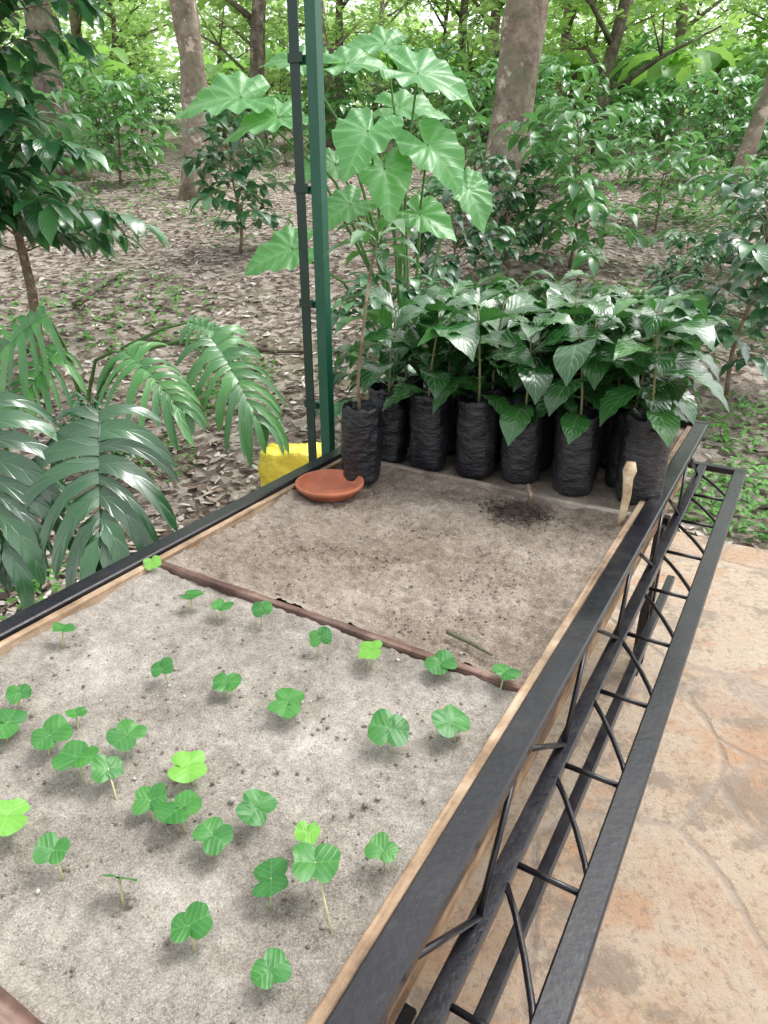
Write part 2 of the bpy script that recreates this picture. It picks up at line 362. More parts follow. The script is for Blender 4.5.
# ------------------------------------------------------------------ raised bed
bed = empty('raised_nursery_bed', B(.9, -.73, 0))
tag(bed, 'long black steel raised nursery bed with timber edging and lattice sides', 'raised bed')
off = V(bed.location)
def bpart(mb, name, mat, smooth=False):
    o = mb.build(name, mat, bed, smooth); o.matrix_parent_inverse = Matrix.Translation(-off); return o
ua, ub = -.25, 2.68
def side(sg):
    def w_(x): return x if sg > 0 else -1.46-x
    q = MB(); q.bar(B(ua, w_(-.247), .820), B(ub, w_(-.247), .820), .046, .026); bpart(q, 'top_rail', M['black'])
    wl = -.215 if sg > 0 else -.24
    q = MB(); q.bar(B(ua, w_(wl), .668), B(ub, w_(wl), .668), .030, .022); bpart(q, 'lower_rail', M['black'])
    q = MB(); q.bar(B(ua+.02, w_(-.2805), .71), B(ub-.02, w_(-.2805), .71), .018, .226); bpart(q, 'side_board', M['wood'])
    q = MB(); q.bar(B(ua+.1, w_(-.235), .25), B(ub-.12, w_(-.235), .25), .028, .028); bpart(q, 'stretcher', M['black'])
    if sg > 0:
        q = MB(); q.bar(B(ua, w_(-.088), .668), B(ub, w_(-.088), .668), .042, .024); bpart(q, 'outer_rail', M['black'])
    u = ua+.03
    while u < ub-.2:
        du = .235
        if sg > 0:
            ao = B(u+.02, -.09, .672); bo = B(u+.02, -.215, .672); co = B(u+du-.005, -.215, .674)
            mid = (ao+co)/2+W*(.010)
            q = MB(); q.tube([ao, bo], .005, 8); bpart(q, 'cross_rod', M['black'], True)
            q = MB(); q.tube([ao+V((0, 0, .002)), ao.lerp(mid, .5)+W*.003, mid, mid.lerp(co, .5)+W*.003, co], .005, 8); bpart(q, 'cross_rod', M['black'], True)
        u += du
    u = ua+.1
    while u < ub-.3:
        du = .39
        a = B(u, w_(wl-.002), .676); b2 = B(u+du*.5, w_(-.240), .808); c = B(u+du, w_(wl-.002), .676)
        q = MB(); q.tube([a, b2], .005, 8); bpart(q, 'lattice_rod', M['black'], True)
        q = MB(); q.tube([b2+U*.004, c], .005, 8); bpart(q, 'lattice_rod', M['black'], True)
        u += du
    for uu in (.42, 2.25):
        q = MB()
        for d in (0, .085):
            q.bar(B(uu+d, w_(-.268), 0), B(uu+d, w_(-.268), .596), .03, .03, U)
        z = .12
        while z < .5:
            q.tube([B(uu, w_(-.268), z), B(uu+.085, w_(-.268), z+.09)], .005, 6); z += .13
        bpart(q, 'leg', M['black'])
side(1); side(-1)
for uu in (ua-.02, ub+.018):
    q = MB(); q.bar(B(uu, -1.231, .819), B(uu, -.229, .819), .036, .030); bpart(q, 'end_rail', M['black'])
    q = MB(); q.bar(B(uu, -1.24, .668), B(uu, -.067, .668), .032, .022); bpart(q, 'end_rail', M['black'])
for uu in (.45, 1.4, 2.3):
    q = MB(); q.bar(B(uu, -1.16, .635), B(uu, -.30, .635), .04, .04); bpart(q, 'cross_bearer', M['black'])
q = MB(); q.bar(B(ua, -.73, .672), B(ub, -.73, .672), .86, .02); bpart(q, 'base_board', M['oldwood'])
def board(u, wd, top, mat, w_a=-1.169, w_b=-.291):
    q = MB(); n = 30
    pts = [B(u+.002*noise.noise(V((i*.3, u, 0))), w_a+(w_b-w_a)*i/n, top-.06+.0015*noise.noise(V((i*.4, u, 5)))) for i in range(n+1)]
    vs = []; fs = []
    for p in pts:
        for a, c in ((-wd/2, -.06), (wd/2, -.06), (wd/2, .055), (wd/2-.003, .06), (-wd/2+.003, .06), (-wd/2, .055)):
            vs.append(p+U*(a+.0012*noise.noise(p*30+V((a*90, 0, 0))))+V((0, 0, c+.001*noise.noise(p*45))))
    for i in range(n):
        for k in range(6): fs.append((i*6+k, i*6+(k+1) % 6, (i+1)*6+(k+1) % 6, (i+1)*6+k))
    fs += [tuple(range(5, -1, -1)), tuple(range(n*6, n*6+6))]
    q.add(vs, fs); bpart(q, 'divider_board', mat)
board(.965, .022, .816, M['oldwood']); board(1.79, .018, .818, M['greywood']); board(.175, .045, .822, M['oldwood'])

def sandz(u, w, amp):
    return .797+amp*(.9*noise.noise(V((u*6, w*6, 0)))+.8*noise.noise(V((u*20, w*20, 2)))+.55*noise.noise(V((u*60, w*60, 4)))+.25*noise.noise(V((u*160, w*160, 7))))
def sandbed(u0, u1, step, mat, amp, label, mounds=()):
    mb = MB(); nu = int((u1-u0)/step); nw = int(.882/step)
    for i in range(nu+1):
        for j in range(nw+1):
            u = u0+(u1-u0)*i/nu; w = -1.1700+.880*j/nw
            z = sandz(u, w, amp)
            e = min(u-u0, u1-u, w+1.17, -.29-w); z += (.010+.01*noise.noise(V((u*9, w*9, 9))))*(1-sstep(0, .04, e))
            for (mu, mw, r, h) in mounds:
                z += h*math.exp(-((u-mu)**2+(w-mw)**2)/r/r)*(1+.6*noise.noise(V((u*60, w*60, 1))))
            mb.v.append(tuple(B(u, w, z))); mb.uv.append((0, 0))
    k = nw+1
    mb.f = [(i*k+j, (i+1)*k+j, (i+1)*k+j+1, i*k+j+1) for i in range(nu) for j in range(nw)]
    tag(mb.build('sand', mat), label, 'sand', kind='stuff')
pc = P(518, 512, .8)
sandbed(.2, .953, .0042, M['sand'], .0068, 'pale grey coarse sand with sprouts in the near compartment')
sandbed(.977, 1.78, .0042, M['soilsand'], .0125, 'brownish lumpy sand in the empty middle compartment', [(pc.dot(U), pc.dot(W), .05, .014)])
sandbed(1.801, 2.66, .012, M['soilsand'], .006, 'sand beneath the black nursery bags')
sandbed(-.23, .15, .01, M['sand'], .006, 'sand in the compartment at the bottom left corner')
def rock(mb, p, r):
    o = [V((1, 0, 0)), V((-1, 0, 0)), V((0, 1, 0)), V((0, -1, 0)), V((0, 0, .8)), V((0, 0, -.8))]
    rot = Matrix.Rotation(rnd(0, 6), 3, 'Z') @ Matrix.Rotation(rnd(0, 6), 3, 'X')
    vs = [p+rot@(q*r*rnd(.6, 1.25)) for q in o]
    mb.add(vs, [(0, 2, 4), (2, 1, 4), (1, 3, 4), (3, 0, 4), (2, 0, 5), (1, 2, 5), (3, 1, 5), (0, 3, 5)])
mb = MB()
for _ in range(13000):
    u = .205+.735*random.random()**1.2; w = rnd(-1.16, -.295); rock(mb, B(u, w, sandz(u, w, .0068)+.0004), rnd(.0005, .0015))
for _ in range(5000):
    u = rnd(.99, 1.77); w = rnd(-1.16, -.295); rock(mb, B(u, w, sandz(u, w, .0125)+.0008), rnd(.0007, .0020))
tag(mb.build('grit', M['pebble'], smooth=False), 'fine grit scattered over the sand', 'grit', kind='stuff')
mb = MB()
for _ in range(2000):
    u = rnd(.99, 1.77) if _ % 5 else rnd(.21, .94); w = rnd(-1.15, -.305)
    if noise.noise(V((u*7, w*7, 3))) < -.1: continue
    a_ = .0125 if u > .97 else .0068
    rock(mb, B(u, w, sandz(u, w, a_)+.001), rnd(.0015, .005))
tag(mb.build('sand_crumbs', M['soilsand'], smooth=True), 'small crumbs of damp sand on the beds', 'crumbs', kind='stuff')
mb = MB()
for _ in range(420):
    a = rnd(0, 6.28); r_ = abs(random.gauss(0, .045)); u = pc.dot(U)+r_*math.cos(a); w = pc.dot(W)+1.4*r_*math.sin(a)
    rock(mb, B(u, w, sandz(u, w, .0125)+.014*math.exp(-r_*r_/.0025)+.001), rnd(.0015, .005))
tag(mb.build('soil_crumbs', M['darksoil'], smooth=True), 'dark crumbs of loose soil spilled around the small peg', 'soil', kind='stuff')
mb = MB()
for _ in range(260):
    u = rnd(.205, 1.75) if _ % 3 else rnd(.4, .8); w = rnd(-1.15, -.31)
    if abs(u-.965) < .03: continue
    rock(mb, B(u, w, .800), rnd(.002, .005))
for x, y in ((278, 770), (365, 805), (378, 798), (232, 800), (130, 905), (398, 660), (243, 640)):
    rock(mb, P(x, y, .803), .0065)
tag(mb.build('pebbles', M['pebble'], smooth=True), 'small pale pebbles lying on the sand', 'pebbles', kind='stuff')

# ------------------------------------------------------------------ green lattice post
pu = 1.87
post = empty('lattice_post', B(pu, -1.345, 0)); off = V(post.location)
tag(post, 'tall green steel lattice post beside the bed', 'post')
def ppart(q, name, mat):
    o = q.build(name, mat, post, False); o.matrix_parent_inverse = Matrix.Translation(-off)
pl = B(pu, -1.380, -.02); pr = B(pu, -1.322, -.02); TOP = V((0, 0, 3.0))
q = MB(); q.bar(pl-W*.014, pl-W*.014+TOP, .005, .03, U); q.bar(pl-U*.017, pl-U*.017+TOP, .033, .005, U)
ppart(q, 'upright', M['shadegreen'])  # left upright: shade painted in by the darker green
q = MB(); q.bar(pr+W*.014, pr+W*.014+TOP, .005, .03, U); q.bar(pr-U*.017, pr-U*.017+TOP, .036, .005, U)
ppart(q, 'upright', M['green'])
z = .3
while z < 2.9:
    q = MB(); q.bar(pl+V((0, 0, z))-W*.011, pr+V((0, 0, z))+W*.011, .022, .022); ppart(q, 'rung', M['green'])
    q = MB(); q.bar(pl+V((0, 0, z+.004))-W*.020-U*.022, pl+V((0, 0, z+.004))+W*.030-U*.022, .004, .024); ppart(q, 'bracket', M['shadegreen']); z += .33

# ------------------------------------------------------------------ saucer, yellow sack, sticks
q = MB(); prof = [(.0, .007), (.05, .007), (.074, .008), (.0765, .0095), (.086, .024), (.0905, .0315), (.0915, .033), (.098, .0335), (.0995, .032), (.0995, .026), (.0985, .024), (.090, .017), (.077, .002), (.075, 0), (0, 0)]
n = 56; vs = []; fs = []
for r, zz in prof:
    for k in range(n): vs.append((max(r, .0005)*math.cos(6.28318*k/n), max(r, .0005)*math.sin(6.28318*k/n), zz))
for i in range(len(prof)-1):
    for k in range(n): fs.append((i*n+k, i*n+(k+1) % n, (i+1)*n+(k+1) % n, (i+1)*n+k))
fs = [tuple(reversed(f)) for f in fs]
q.add(vs, fs); s = q.build('clay_saucer', M['clay'], loc=P(330, 492, .803))
tag(s, 'round terracotta saucer lying on the sand near the green post', 'saucer')
q = MB(); vs = []; fs = []; nu, nv = 60, 36
for j in range(nv+1):
    for i in range(nu):
        th = 6.28318*i/nu; ph = math.pi*j/nv
        d = V((math.cos(th)*math.sin(ph), math.sin(th)*math.sin(ph), math.cos(ph)))
        sq = 1/max(abs(d.x), abs(d.y), abs(d.z))**.7
        r = sq*.82*(1+.14*noise.noise(d*1.7)-.20*abs(noise.noise(d*3.2+V((3, 0, 0))))-.12*abs(noise.noise(d*8)))
        vs.append(V((d.x*.25*r, d.y*.15*r, max(0, .16+d.z*.23*r))))
for j in range(nv):
    for i in range(nu): fs.append((j*nu+i, (j+1)*nu+i, (j+1)*nu+(i+1) % nu, j*nu+(i+1) % nu))
q.add(vs, fs); p = P(297, 482, .1); s = q.build('plastic_sack', M['yellow'], loc=(p.x, p.y, gz(p.x, p.y)))
tag(s, 'crumpled yellow plastic sack on the leaf litter behind the post', 'sack')
p0 = P(619, 527, .795); p1 = Q(631, 462, p0.y+.02)
q = MB(); m_ = p0.lerp(p1, .5)+W*.004
q.tube([p0, p0.lerp(p1, .3)+W*.003, m_, p0.lerp(p1, .75), p0.lerp(p1, .88), p1], [.009, .010, .0105, .012, .017, .011], 10, .6)
tag(q.build('wooden_stake', M['stake']), 'short pale knobbed wooden stake stuck upright at the right rail', 'stake')
p0 = P(531, 507, .795); p1 = Q(528, 484, p0.y+.02)
q = MB(); q.tube([p0, p0.lerp(p1, .5)+W*.003, p1], [.006, .007, .005], 7, .5)
tag(q.build('wooden_peg', M['twig']), 'small brown peg standing in the dark soil patch', 'peg')
q = MB(); a = P(447, 632, .812); b2 = P(492, 655, .808); q.tube([a, a.lerp(b2, .5)+V((0, 0, .003)), b2], [.005, .0055, .003], 7, .4)
tag(q.build('twig', M['bark_dark']), 'short dark twig lying beside the divider board', 'twig')

# ------------------------------------------------------------------ sprouts
COT = [(0, .92), (15, .98), (35, 1.04), (55, 1.04), (72, .94), (88, .74), (105, .50), (130, .28), (155, .14), (180, .05)]
SPR = [
(152,563,10,.8,1,'pale sprout growing against the left end of the dark divider board'),
(192,595,60,.95,0,'leftmost of three sprouts in a row just in front of the divider board'),
(222,606,160,.9,0,'middle one of three sprouts in a row just in front of the divider board'),
(262,609,20,.95,0,'rightmost of three sprouts in a row before the left half of the divider board'),
(63,628,20,.85,0,'small sprout close to the left timber edge of the near compartment'),
(320,637,10,.9,0,'sprout just before the middle of the divider board, left of the lime green one'),
(371,650,85,1.15,1,'large lime green sprout just before the middle of the divider board'),
(440,663,30,1.1,0,'dark sprout in front of the divider board, below the short twig'),
(505,672,150,1.0,0,'sprout at the right end of the divider board beside the timber edge'),
(162,668,20,.85,0,'small dark sprout standing alone left of centre, below the first row'),
(227,682,5,1.0,0,'flat sprout below the row of three, left of the large centre sprout'),
(287,702,75,1.2,0,'large veined sprout near the centre of the near compartment'),
(390,729,0,1.25,0,'left one of two big butterfly shaped sprouts at the right of the compartment'),
(451,721,25,1.15,0,'right one of two big butterfly shaped sprouts, nearest the right timber edge'),
(20,693,30,.8,0,'small sprout at the left frame edge, uppermost of the left cluster'),
(8,722,80,1.3,0,'dark large sprout cut by the left frame edge'),
(50,735,60,1.25,0,'wide sprout in the left cluster, between the edge sprout and the overlapping pair'),
(78,757,160,1.2,0,'sprout at the lower middle of the left cluster'),
(76,713,30,.7,0,'smallest sprout in the left cluster'),
(108,768,20,.95,0,'sprout in the left cluster with a long bare stem below it'),
(127,735,60,1.1,0,'bright green sprout at the right end of the left cluster'),
(188,765,95,1.25,1,'lime green upright sprout above the group of three dark ones'),
(150,800,0,1.2,0,'left one of three dark touching sprouts'),
(180,808,40,1.25,0,'middle one of three dark touching sprouts'),
(212,835,140,1.25,0,'right one of three dark touching sprouts, lowest of them'),
(256,808,70,1.15,0,'dark round sprout standing alone right of the three touching ones'),
(8,815,90,1.3,1,'light green sprout cut by the left frame edge, lower down'),
(53,850,170,1.05,0,'mid green sprout alone near the lower left edge'),
(119,878,0,1.0,0,'thin flat sprout seen edge on in the lower left'),
(189,925,15,1.15,0,'lobed sprout low in the picture, left of the lowest one'),
(270,970,30,1.0,0,'lowest sprout in the picture, dark green'),
(271,878,95,1.2,0,'upright round sprout directly left of the long stemmed one'),
(315,862,5,1.5,0,'largest sprout with a long pale leaning stem'),
(306,832,160,.8,1,'small yellowish sprout just above the largest one'),
(383,850,150,.95,0,'rightmost sprout in the lower part, dark and half folded')]
for i, (x, y, yaw, sz, lt, lab) in enumerate(SPR):
    h = .028+.010*random.random()
    if i == 32: h = .055
    sz *= .86 if y > 780 else .98
    top = P(x, y, .798+h); base = V((top.x+rnd(-.012, .012), top.y-rnd(.002, .014), .795))
    if i == 32: base = P(333, 938, .796)
    if i == 19: base = P(118, 805, .796)
    r = empty('coffee_sprout', base); tag(r, lab, 'seedling', 'sprouts growing in the near compartment')
    t = top-base
    q = MB(); q.tube([V((0, 0, 0)), t*.5+V((0, 0, .004)), t], [.0015, .0014, .0013], 6); q.build('stem', M['palestem'], r)
    tilt = rnd(-.2, .2); tn = V((rnd(-.25, .25), -.2+rnd(-.3, .3), 1))
    for k in (0, 1):
        a = R(yaw+180*k+rnd(-12, 12)); d = V((math.cos(a), math.sin(a), .14+tilt*(1-2*k)+rnd(-.1, .12)))
        nrm = tn+V((rnd(-.1, .1), rnd(-.1, .1), 0))
        if i == 28: nrm = V((0, .75, .6))
        q = MB(); q.fanleaf(t+d*.0012, d, nrm, .0252*sz*rnd(.86, 1.1), COT, 6, 44, .10, rnd(.03, .06), rnd(4, 6), rnd(.0, .25), .16)
        q.build('leaf', M['sprout_light' if lt else 'sprout'], r)

# ------------------------------------------------------------------ bagged coffee seedlings
CL = [(0, .06), (.1, .32), (.25, .78), (.42, 1), (.6, .92), (.76, .62), (.88, .28), (.95, .12), (1, .02)]
C5 = (-1, -.5, 0, .5, 1)
def bag_mesh(seed):
    q = MB(); n, mrows = 44, 30; vs = []; fs = []
    for j in range(mrows+1):
        t = j/mrows; z = .232*t
        r = .057+.003*math.sin(t*3.0)
        if t < .1: r *= .88+.12*math.sqrt(t/.1)
        for k in range(n):
            th = 6.28318*k/n; d = V((math.cos(th), math.sin(th), 0))
            rr = r+.005*noise.noise(d*1.3+V((seed, 0, z*6)))+.0035*noise.noise(d*3.5+V((seed, 4, z*40)))+.002*noise.noise(d*2+V((seed, 9, z*100)))+.002*noise.noise(d*7+V((seed, 2, z*6)))
            if t > .90: rr += .006*noise.noise(d*5+V((seed, 0, 0)))+.001
            vs.append(d*rr+V((.008*t*math.sin(seed), .008*t*math.cos(seed), z+(.014*noise.noise(d*2.5+V((seed, 7, 0))) if t > .96 else 0))))
    for j in range(mrows):
        for k in range(n): fs.append((j*n+k, j*n+(k+1) % n, (j+1)*n+(k+1) % n, (j+1)*n+k))
    base = len(vs)
    for k in range(n):
        p = vs[mrows*n+k]; vs.append(V((p.x*.96, p.y*.96, p.z)))
    for k in range(n):
        p = vs[mrows*n+k]; vs.append(V((p.x*.95, p.y*.95, .19)))
    for k in range(n):
        a, b_ = mrows*n+k, mrows*n+(k+1) % n
        fs.append((a, b_, base+(k+1) % n, base+k)); fs.append((base+k, base+(k+1) % n, base+n+(k+1) % n, base+n+k))
    fs.append(tuple(range(n-1, -1, -1)))
    q.add(vs, fs); return q
def soil_mesh():
    q = MB(); vs = [V((0, 0, .204))]; fs = []; n = 20
    for j in (1, 2, 3):
        for k in range(n):
            th = 6.28318*k/n; r = .0535*j/3
            vs.append(V((r*math.cos(th), r*math.sin(th), .202+rnd(-.003, .004))))
    fs += [(0, 1+k, 1+(k+1) % n) for k in range(n)]
    for j in (0, 1):
        a = 1+j*n; fs += [(a+k, a+n+k, a+n+(k+1) % n, a+(k+1) % n) for k in range(n)]
    q.add(vs, fs); return q
def seedling(h, nodes, L):
    st = MB(); lf = MB(); lean = V((rnd(-.04, .04), rnd(-.04, .04), 0))
    pts = [V((0, 0, .19))+V((lean.x*t*t, lean.y*t*t, h*t)) for t in [i/8 for i in range(9)]]
    st.tube(pts, [.0045-.0025*i/8 for i in range(9)], 7)
    a0 = rnd(0, 3.14)
    for k in range(nodes):
        t = .16+.84*k/(nodes-1); p = V((0, 0, .19))+V((lean.x*t*t, lean.y*t*t, h*t))
        a = a0+k*1.57+rnd(-.3, .3)
        for s in (0, 3.1416):
            if random.random() < .05: continue
            aa = a+s+rnd(-.3, .3); el = .2+.7*t**1.6+rnd(-.25, .25)
            d = V((math.cos(aa), math.sin(aa), el)).normalized()
            LL = L*(1.08 if .2 < t < .85 else .82)*rnd(.85, 1.15)
            pet = p+d*.012; st.tube([p, pet], .0016, 5)
            lf.leaf(pet, d, V((rnd(-.35, .35), rnd(-.35, .35), 1)), LL, LL*.53, CL, 14, C5, rnd(.6, 1.5), rnd(.08, .28), .10, rnd(4.0, 6.0))
    return st, lf
protos = []
for k in range(7):
    r = empty('bagged_seedling'); bag_mesh(k*7.3).build('bag', M['plastic'], r)
    soil_mesh().build('soil', M['soil'], r)
    st, lf = seedling([.25, .29, .24, .27, .29, .26, .23][k], [5, 6, 5, 6, 6, 5, 5][k], [.195, .185, .195, .185, .18, .19, .18][k])
    st.build('stem', M['stem'], r); lf.build('leaves', M['nursery'], r); protos.append(r)
used = set()
def place_bag(k, p, label, group, rz=None, sc=1.0):
    if k in used: r = copy_tree(protos[k])
    else: r = protos[k]; used.add(k)
    r.location = p; r.rotation_euler = (0, 0, rnd(0, 6.28) if rz is None else rz); r.scale = (sc, sc, sc)
    tag(r, label, 'seedling', group); return r
front = [(427,466,0,'first bag of the close front row, right of the tall thin seedling'),
 (475,473,1,'second bag of the close front row, left of the one behind the peg'),
 (520,478,2,'third bag of the close front row, behind the small peg'),
 (572,490,3,'fourth bag of the front row, left of the widest bag'),
 (637,499,4,'widest bag at the right end of the front row beside the wooden stake'),
 (389,458,5,'bag half hidden behind the tall thin seedling at the left end of the rows')]
for x, y, k, lab in front:
    place_bag(k, P(x, y, .803), lab, 'bagged coffee seedlings in the front row', sc=1.06 if k == 4 else rnd(.97, 1.04))
gl = 'black bag with a glossy coffee seedling in the crowded rows behind the front row'
cnt = 6
for ri, u in enumerate((2.03, 2.17, 2.31, 2.45, 2.58)):
    for ci in range(6):
        w = -1.08+ci*.148+(.03 if ri % 2 else -.02)+rnd(-.01, .01)
        if w > -.35: w = -.365
        place_bag(cnt % 7, B(u+rnd(-.012, .012), w, .803), gl, 'bagged seedlings in the rows behind', sc=rnd(.95, 1.05)); cnt += 1
r = empty('bagged_seedling', P(361, 479, .803)); tag(r, 'tall thin seedling in the leftmost bag, standing alone between saucer and bag row', 'seedling')
bag_mesh(71).build('bag', M['plastic'], r); soil_mesh().build('soil', M['soil'], r)
q = MB(); l2 = MB(); top = V((.055, .03, .70))
pts = [V((0, 0, .19)), V((-.004, 0, .3)), V((.012, .01, .45)), V((.03, .02, .58)), top]
q.tube(pts, [.0055, .005, .0045, .004, .003], 7, .3)
for k in range(11):
    a = k*2.4; d = V((math.cos(a), math.sin(a), .25+.05*k)); p = top-V((0, 0, .07*(1-k/11)))
    l2.leaf(p, d, V((0, 0, 1)), rnd(.12, .18), rnd(.045, .06), CL, 8, C5, .9, .25, .08)
for z, a in ((.36, 2.6), (.48, 1.2)):
    l2.leaf(V((.01, .008, z)), V((math.cos(a), math.sin(a), .5)), V((0, 0, 1)), .12, .05, CL, 8, C5, 1.3, .25, .08)
q.build('stem', M['twig'], r); l2.build('leaves', M['nursery'], r)

# ------------------------------------------------------------------ monstera
MW = [(0, .46), (.15, .60), (.35, .64), (.6, .60), (.8, .52), (1, .40)]
def monstera_leaf(mb, base, d, nrm, L, droop=.5, nl=8, gap=.20, s_lo=.3, s_hi=.6):
    d = d.normalized(); side = d.cross(nrm).normalized(); nn = side.cross(d)
    def rib(t): return base+d*(L*t)+V((0, 0, -.22*L*t*t))
    for s in (-1, 1):
        cuts = [0]+[(k+rnd(-.28, .28))/nl for k in range(1, nl)]+[1]
        for k in range(nl):
            t0, t1 = cuts[k], cuts[k+1]; tc = (t0+t1)/2
            ln = interp(MW, tc)*L*rnd(.78, 1.12); al = R(-30+tc*96+rnd(-5, 5)); hl = (t1-t0)/2*L*1.14
            m_ = 14; vs = []; uv = []; tw = rnd(-.5, .5); s0 = rnd(s_lo, s_hi); dr = droop*rnd(.6, 1.6)
            c = rib(tc); bend = R(rnd(22, 42))
            for j in range(m_+1):
                r = j/m_
                hw = hl*(1.04-gap*sstep(s0-.06, s0+.08, r))
                if r > .6: hw *= math.sqrt(max(.008, 1-((r-.6)/.402)**2))
                a2 = al+bend*r*r
                fd = side*s*math.cos(a2)+d*math.sin(a2)
                if j: c = c+fd*(ln/m_)
                pz = c+nn*(.09*ln*math.sin(r*2.4))+V((0, 0, -dr*ln*r*r))
                pr = (d*math.cos(a2)-side*s*math.sin(a2)).normalized()
                along = d.lerp(pr, sstep(0, .35, r))
                for a in (-1, -.5, 0, .5, 1):
                    vs.append(pz+along*(a*hw)+nn*(.16*hw*a*a*min(1, r*3)+tw*a*hw*r+.0015+.0004*k)); uv.append((r, (a+1)/2))
            fs = [(i*5+q, i*5+q+1, (i+1)*5+q+1, (i+1)*5+q) for i in range(m_) for q in range(4)]
            mb.add(vs, fs, uv)
    mb.leaf(rib(.93), d+V((0, 0, -.4)), nrm, L*.44, L*.18, CL, 8, (-1, 0, 1), .5, .1)
    mb.tube([rib(t)+nn*.001 for t in (0, .25, .5, .75, 1)], [.005, .004, .003, .002, .001], 6)
def monstera(base_pt, leaves, label, mat, **kw):
    r = empty('monstera_plant', base_pt); tag(r, label, 'plant')
    for (px, py, Y, d, nrm, L) in leaves:
        at = Q(px, py, Y)-base_pt
        q = MB(); monstera_leaf(q, at, V(d), V(nrm), L, **kw); q.build('leaf', mat, r)
        q = MB(); c1 = at*.45+V((0, 0, .22)); q.tube([V((0, 0, -.03)), at*.2+V((0, 0, .14)), c1, at*.8+V((0, 0, .10)), at], [.014, .012, .010, .009, .006], 7)
        q.build('stalk', M['petiole'], r)
bp = P(40, 560, 0); bp.z = gz(bp.x, bp.y)
monstera(bp, [(100, 412, 2.55, (.12, -.62, -.50), (.10, -.55, .80), .46), (-14, 400, 2.45, (.16, -.5, -.68), (.3, -.65, .7), .46),
              (-85, 380, 2.4, (-.2, -.3, -.6), (0, -.8, .6), .46), (35, 470, 2.9, (-.1, -.4, -.7), (-.1, -.7, .7), .34)], 'large dark split leaf monstera nearest the left timber edge', M['monstera'])
bp = P(90, 440, .05); bp.z = gz(bp.x, bp.y)
monstera(bp, [(126, 352, 3.5, (.75, -.45, -.45), (.1, -.65, .75), .38), (212, 338, 3.7, (.60, -.4, -.80), (.3, -.7, .65), .42), (190, 322, 3.9, (.9, -.2, -.2), (.1, -.6, .8), .26),
              (45, 315, 3.5, (-.8, -.1, -.45), (0, -.7, .7), .36), (60, 350, 3.6, (-.5, -.5, -.5), (0, -.7, .7), .32)], 'lighter green monstera further back with fingered leaves arching right', M['monstera_light'], nl=9, gap=.34, s_lo=.15, s_hi=.4)

# ------------------------------------------------------------------ elephant ears
EAR = [(0, 1.0), (8, .86), (20, .72), (40, .62), (65, .57), (90, .55), (115, .57), (140, .62), (155, .58), (168, .36), (180, .08)]
bp = gp(405, 5.0); r = empty('elephant_ear_plant', bp); tag(r, 'tall elephant ear plant with huge bright green heart shaped leaves behind the post', 'plant')
EL = [(240,98,4.8,(-1,-.25,-.02),(.05,-.5,.85),.40), (278,118,4.7,(-1,-.2,-.12),(-.2,-.5,.85),.34), (348,64,5.0,(1,.1,.12),(-.3,-.5,.8),.30),
      (418,74,4.8,(1,-.15,-.22),(.15,-.5,.8),.40), (368,132,4.4,(-.35,-.6,-.45),(-.15,-.65,.7),.34), (428,146,4.6,(.55,-.5,-.5),(.15,-.65,.7),.34),
      (292,250,4.3,(-1,-.25,-.22),(-.1,-.6,.75),.30), (468,190,5.2,(.4,-.4,-.6),(.3,-.6,.7),.30), (335,165,5.2,(-.8,-.5,-.1),(0,-.6,.75),.30),
      (385,44,5.3,(-.9,-.1,.05),(.1,-.5,.8),.30), (400,108,5.3,(.9,-.1,.05),(0,-.5,.85),.34), (300,62,5.4,(-.9,.1,.2),(-.1,-.5,.8),.28), (350,205,4.7,(-.7,-.5,-.3),(-.1,-.6,.75),.28), (420,215,4.7,(.8,-.5,-.3),(.1,-.6,.75),.28), (385,170,4.5,(.1,-.6,-.6),(.1,-.7,.65),.30)]
for i, (px, py, Y, d, nrm, L) in enumerate(EL):
    at = Q(px, py, Y)-bp
    q = MB(); q.fanleaf(at, V(d), V(nrm), L, EAR, 10, 64, .24, .045, rnd(8, 12), .35); q.build('leaf', M['elephant'], r)
    q = MB(); bx, by = rnd(-.1, .1), rnd(-.1, .1); q.tube([V((bx, by, -.05)), V((bx+at.x*.15, by+at.y*.25, at.z*.4)), V((bx*.5+at.x*.55, at.y*.65, at.z*.8)), at+V((0, 0, .01))], [.016, .012, .009, .005], 8)
    q.build('stalk', M['petiole'], r)

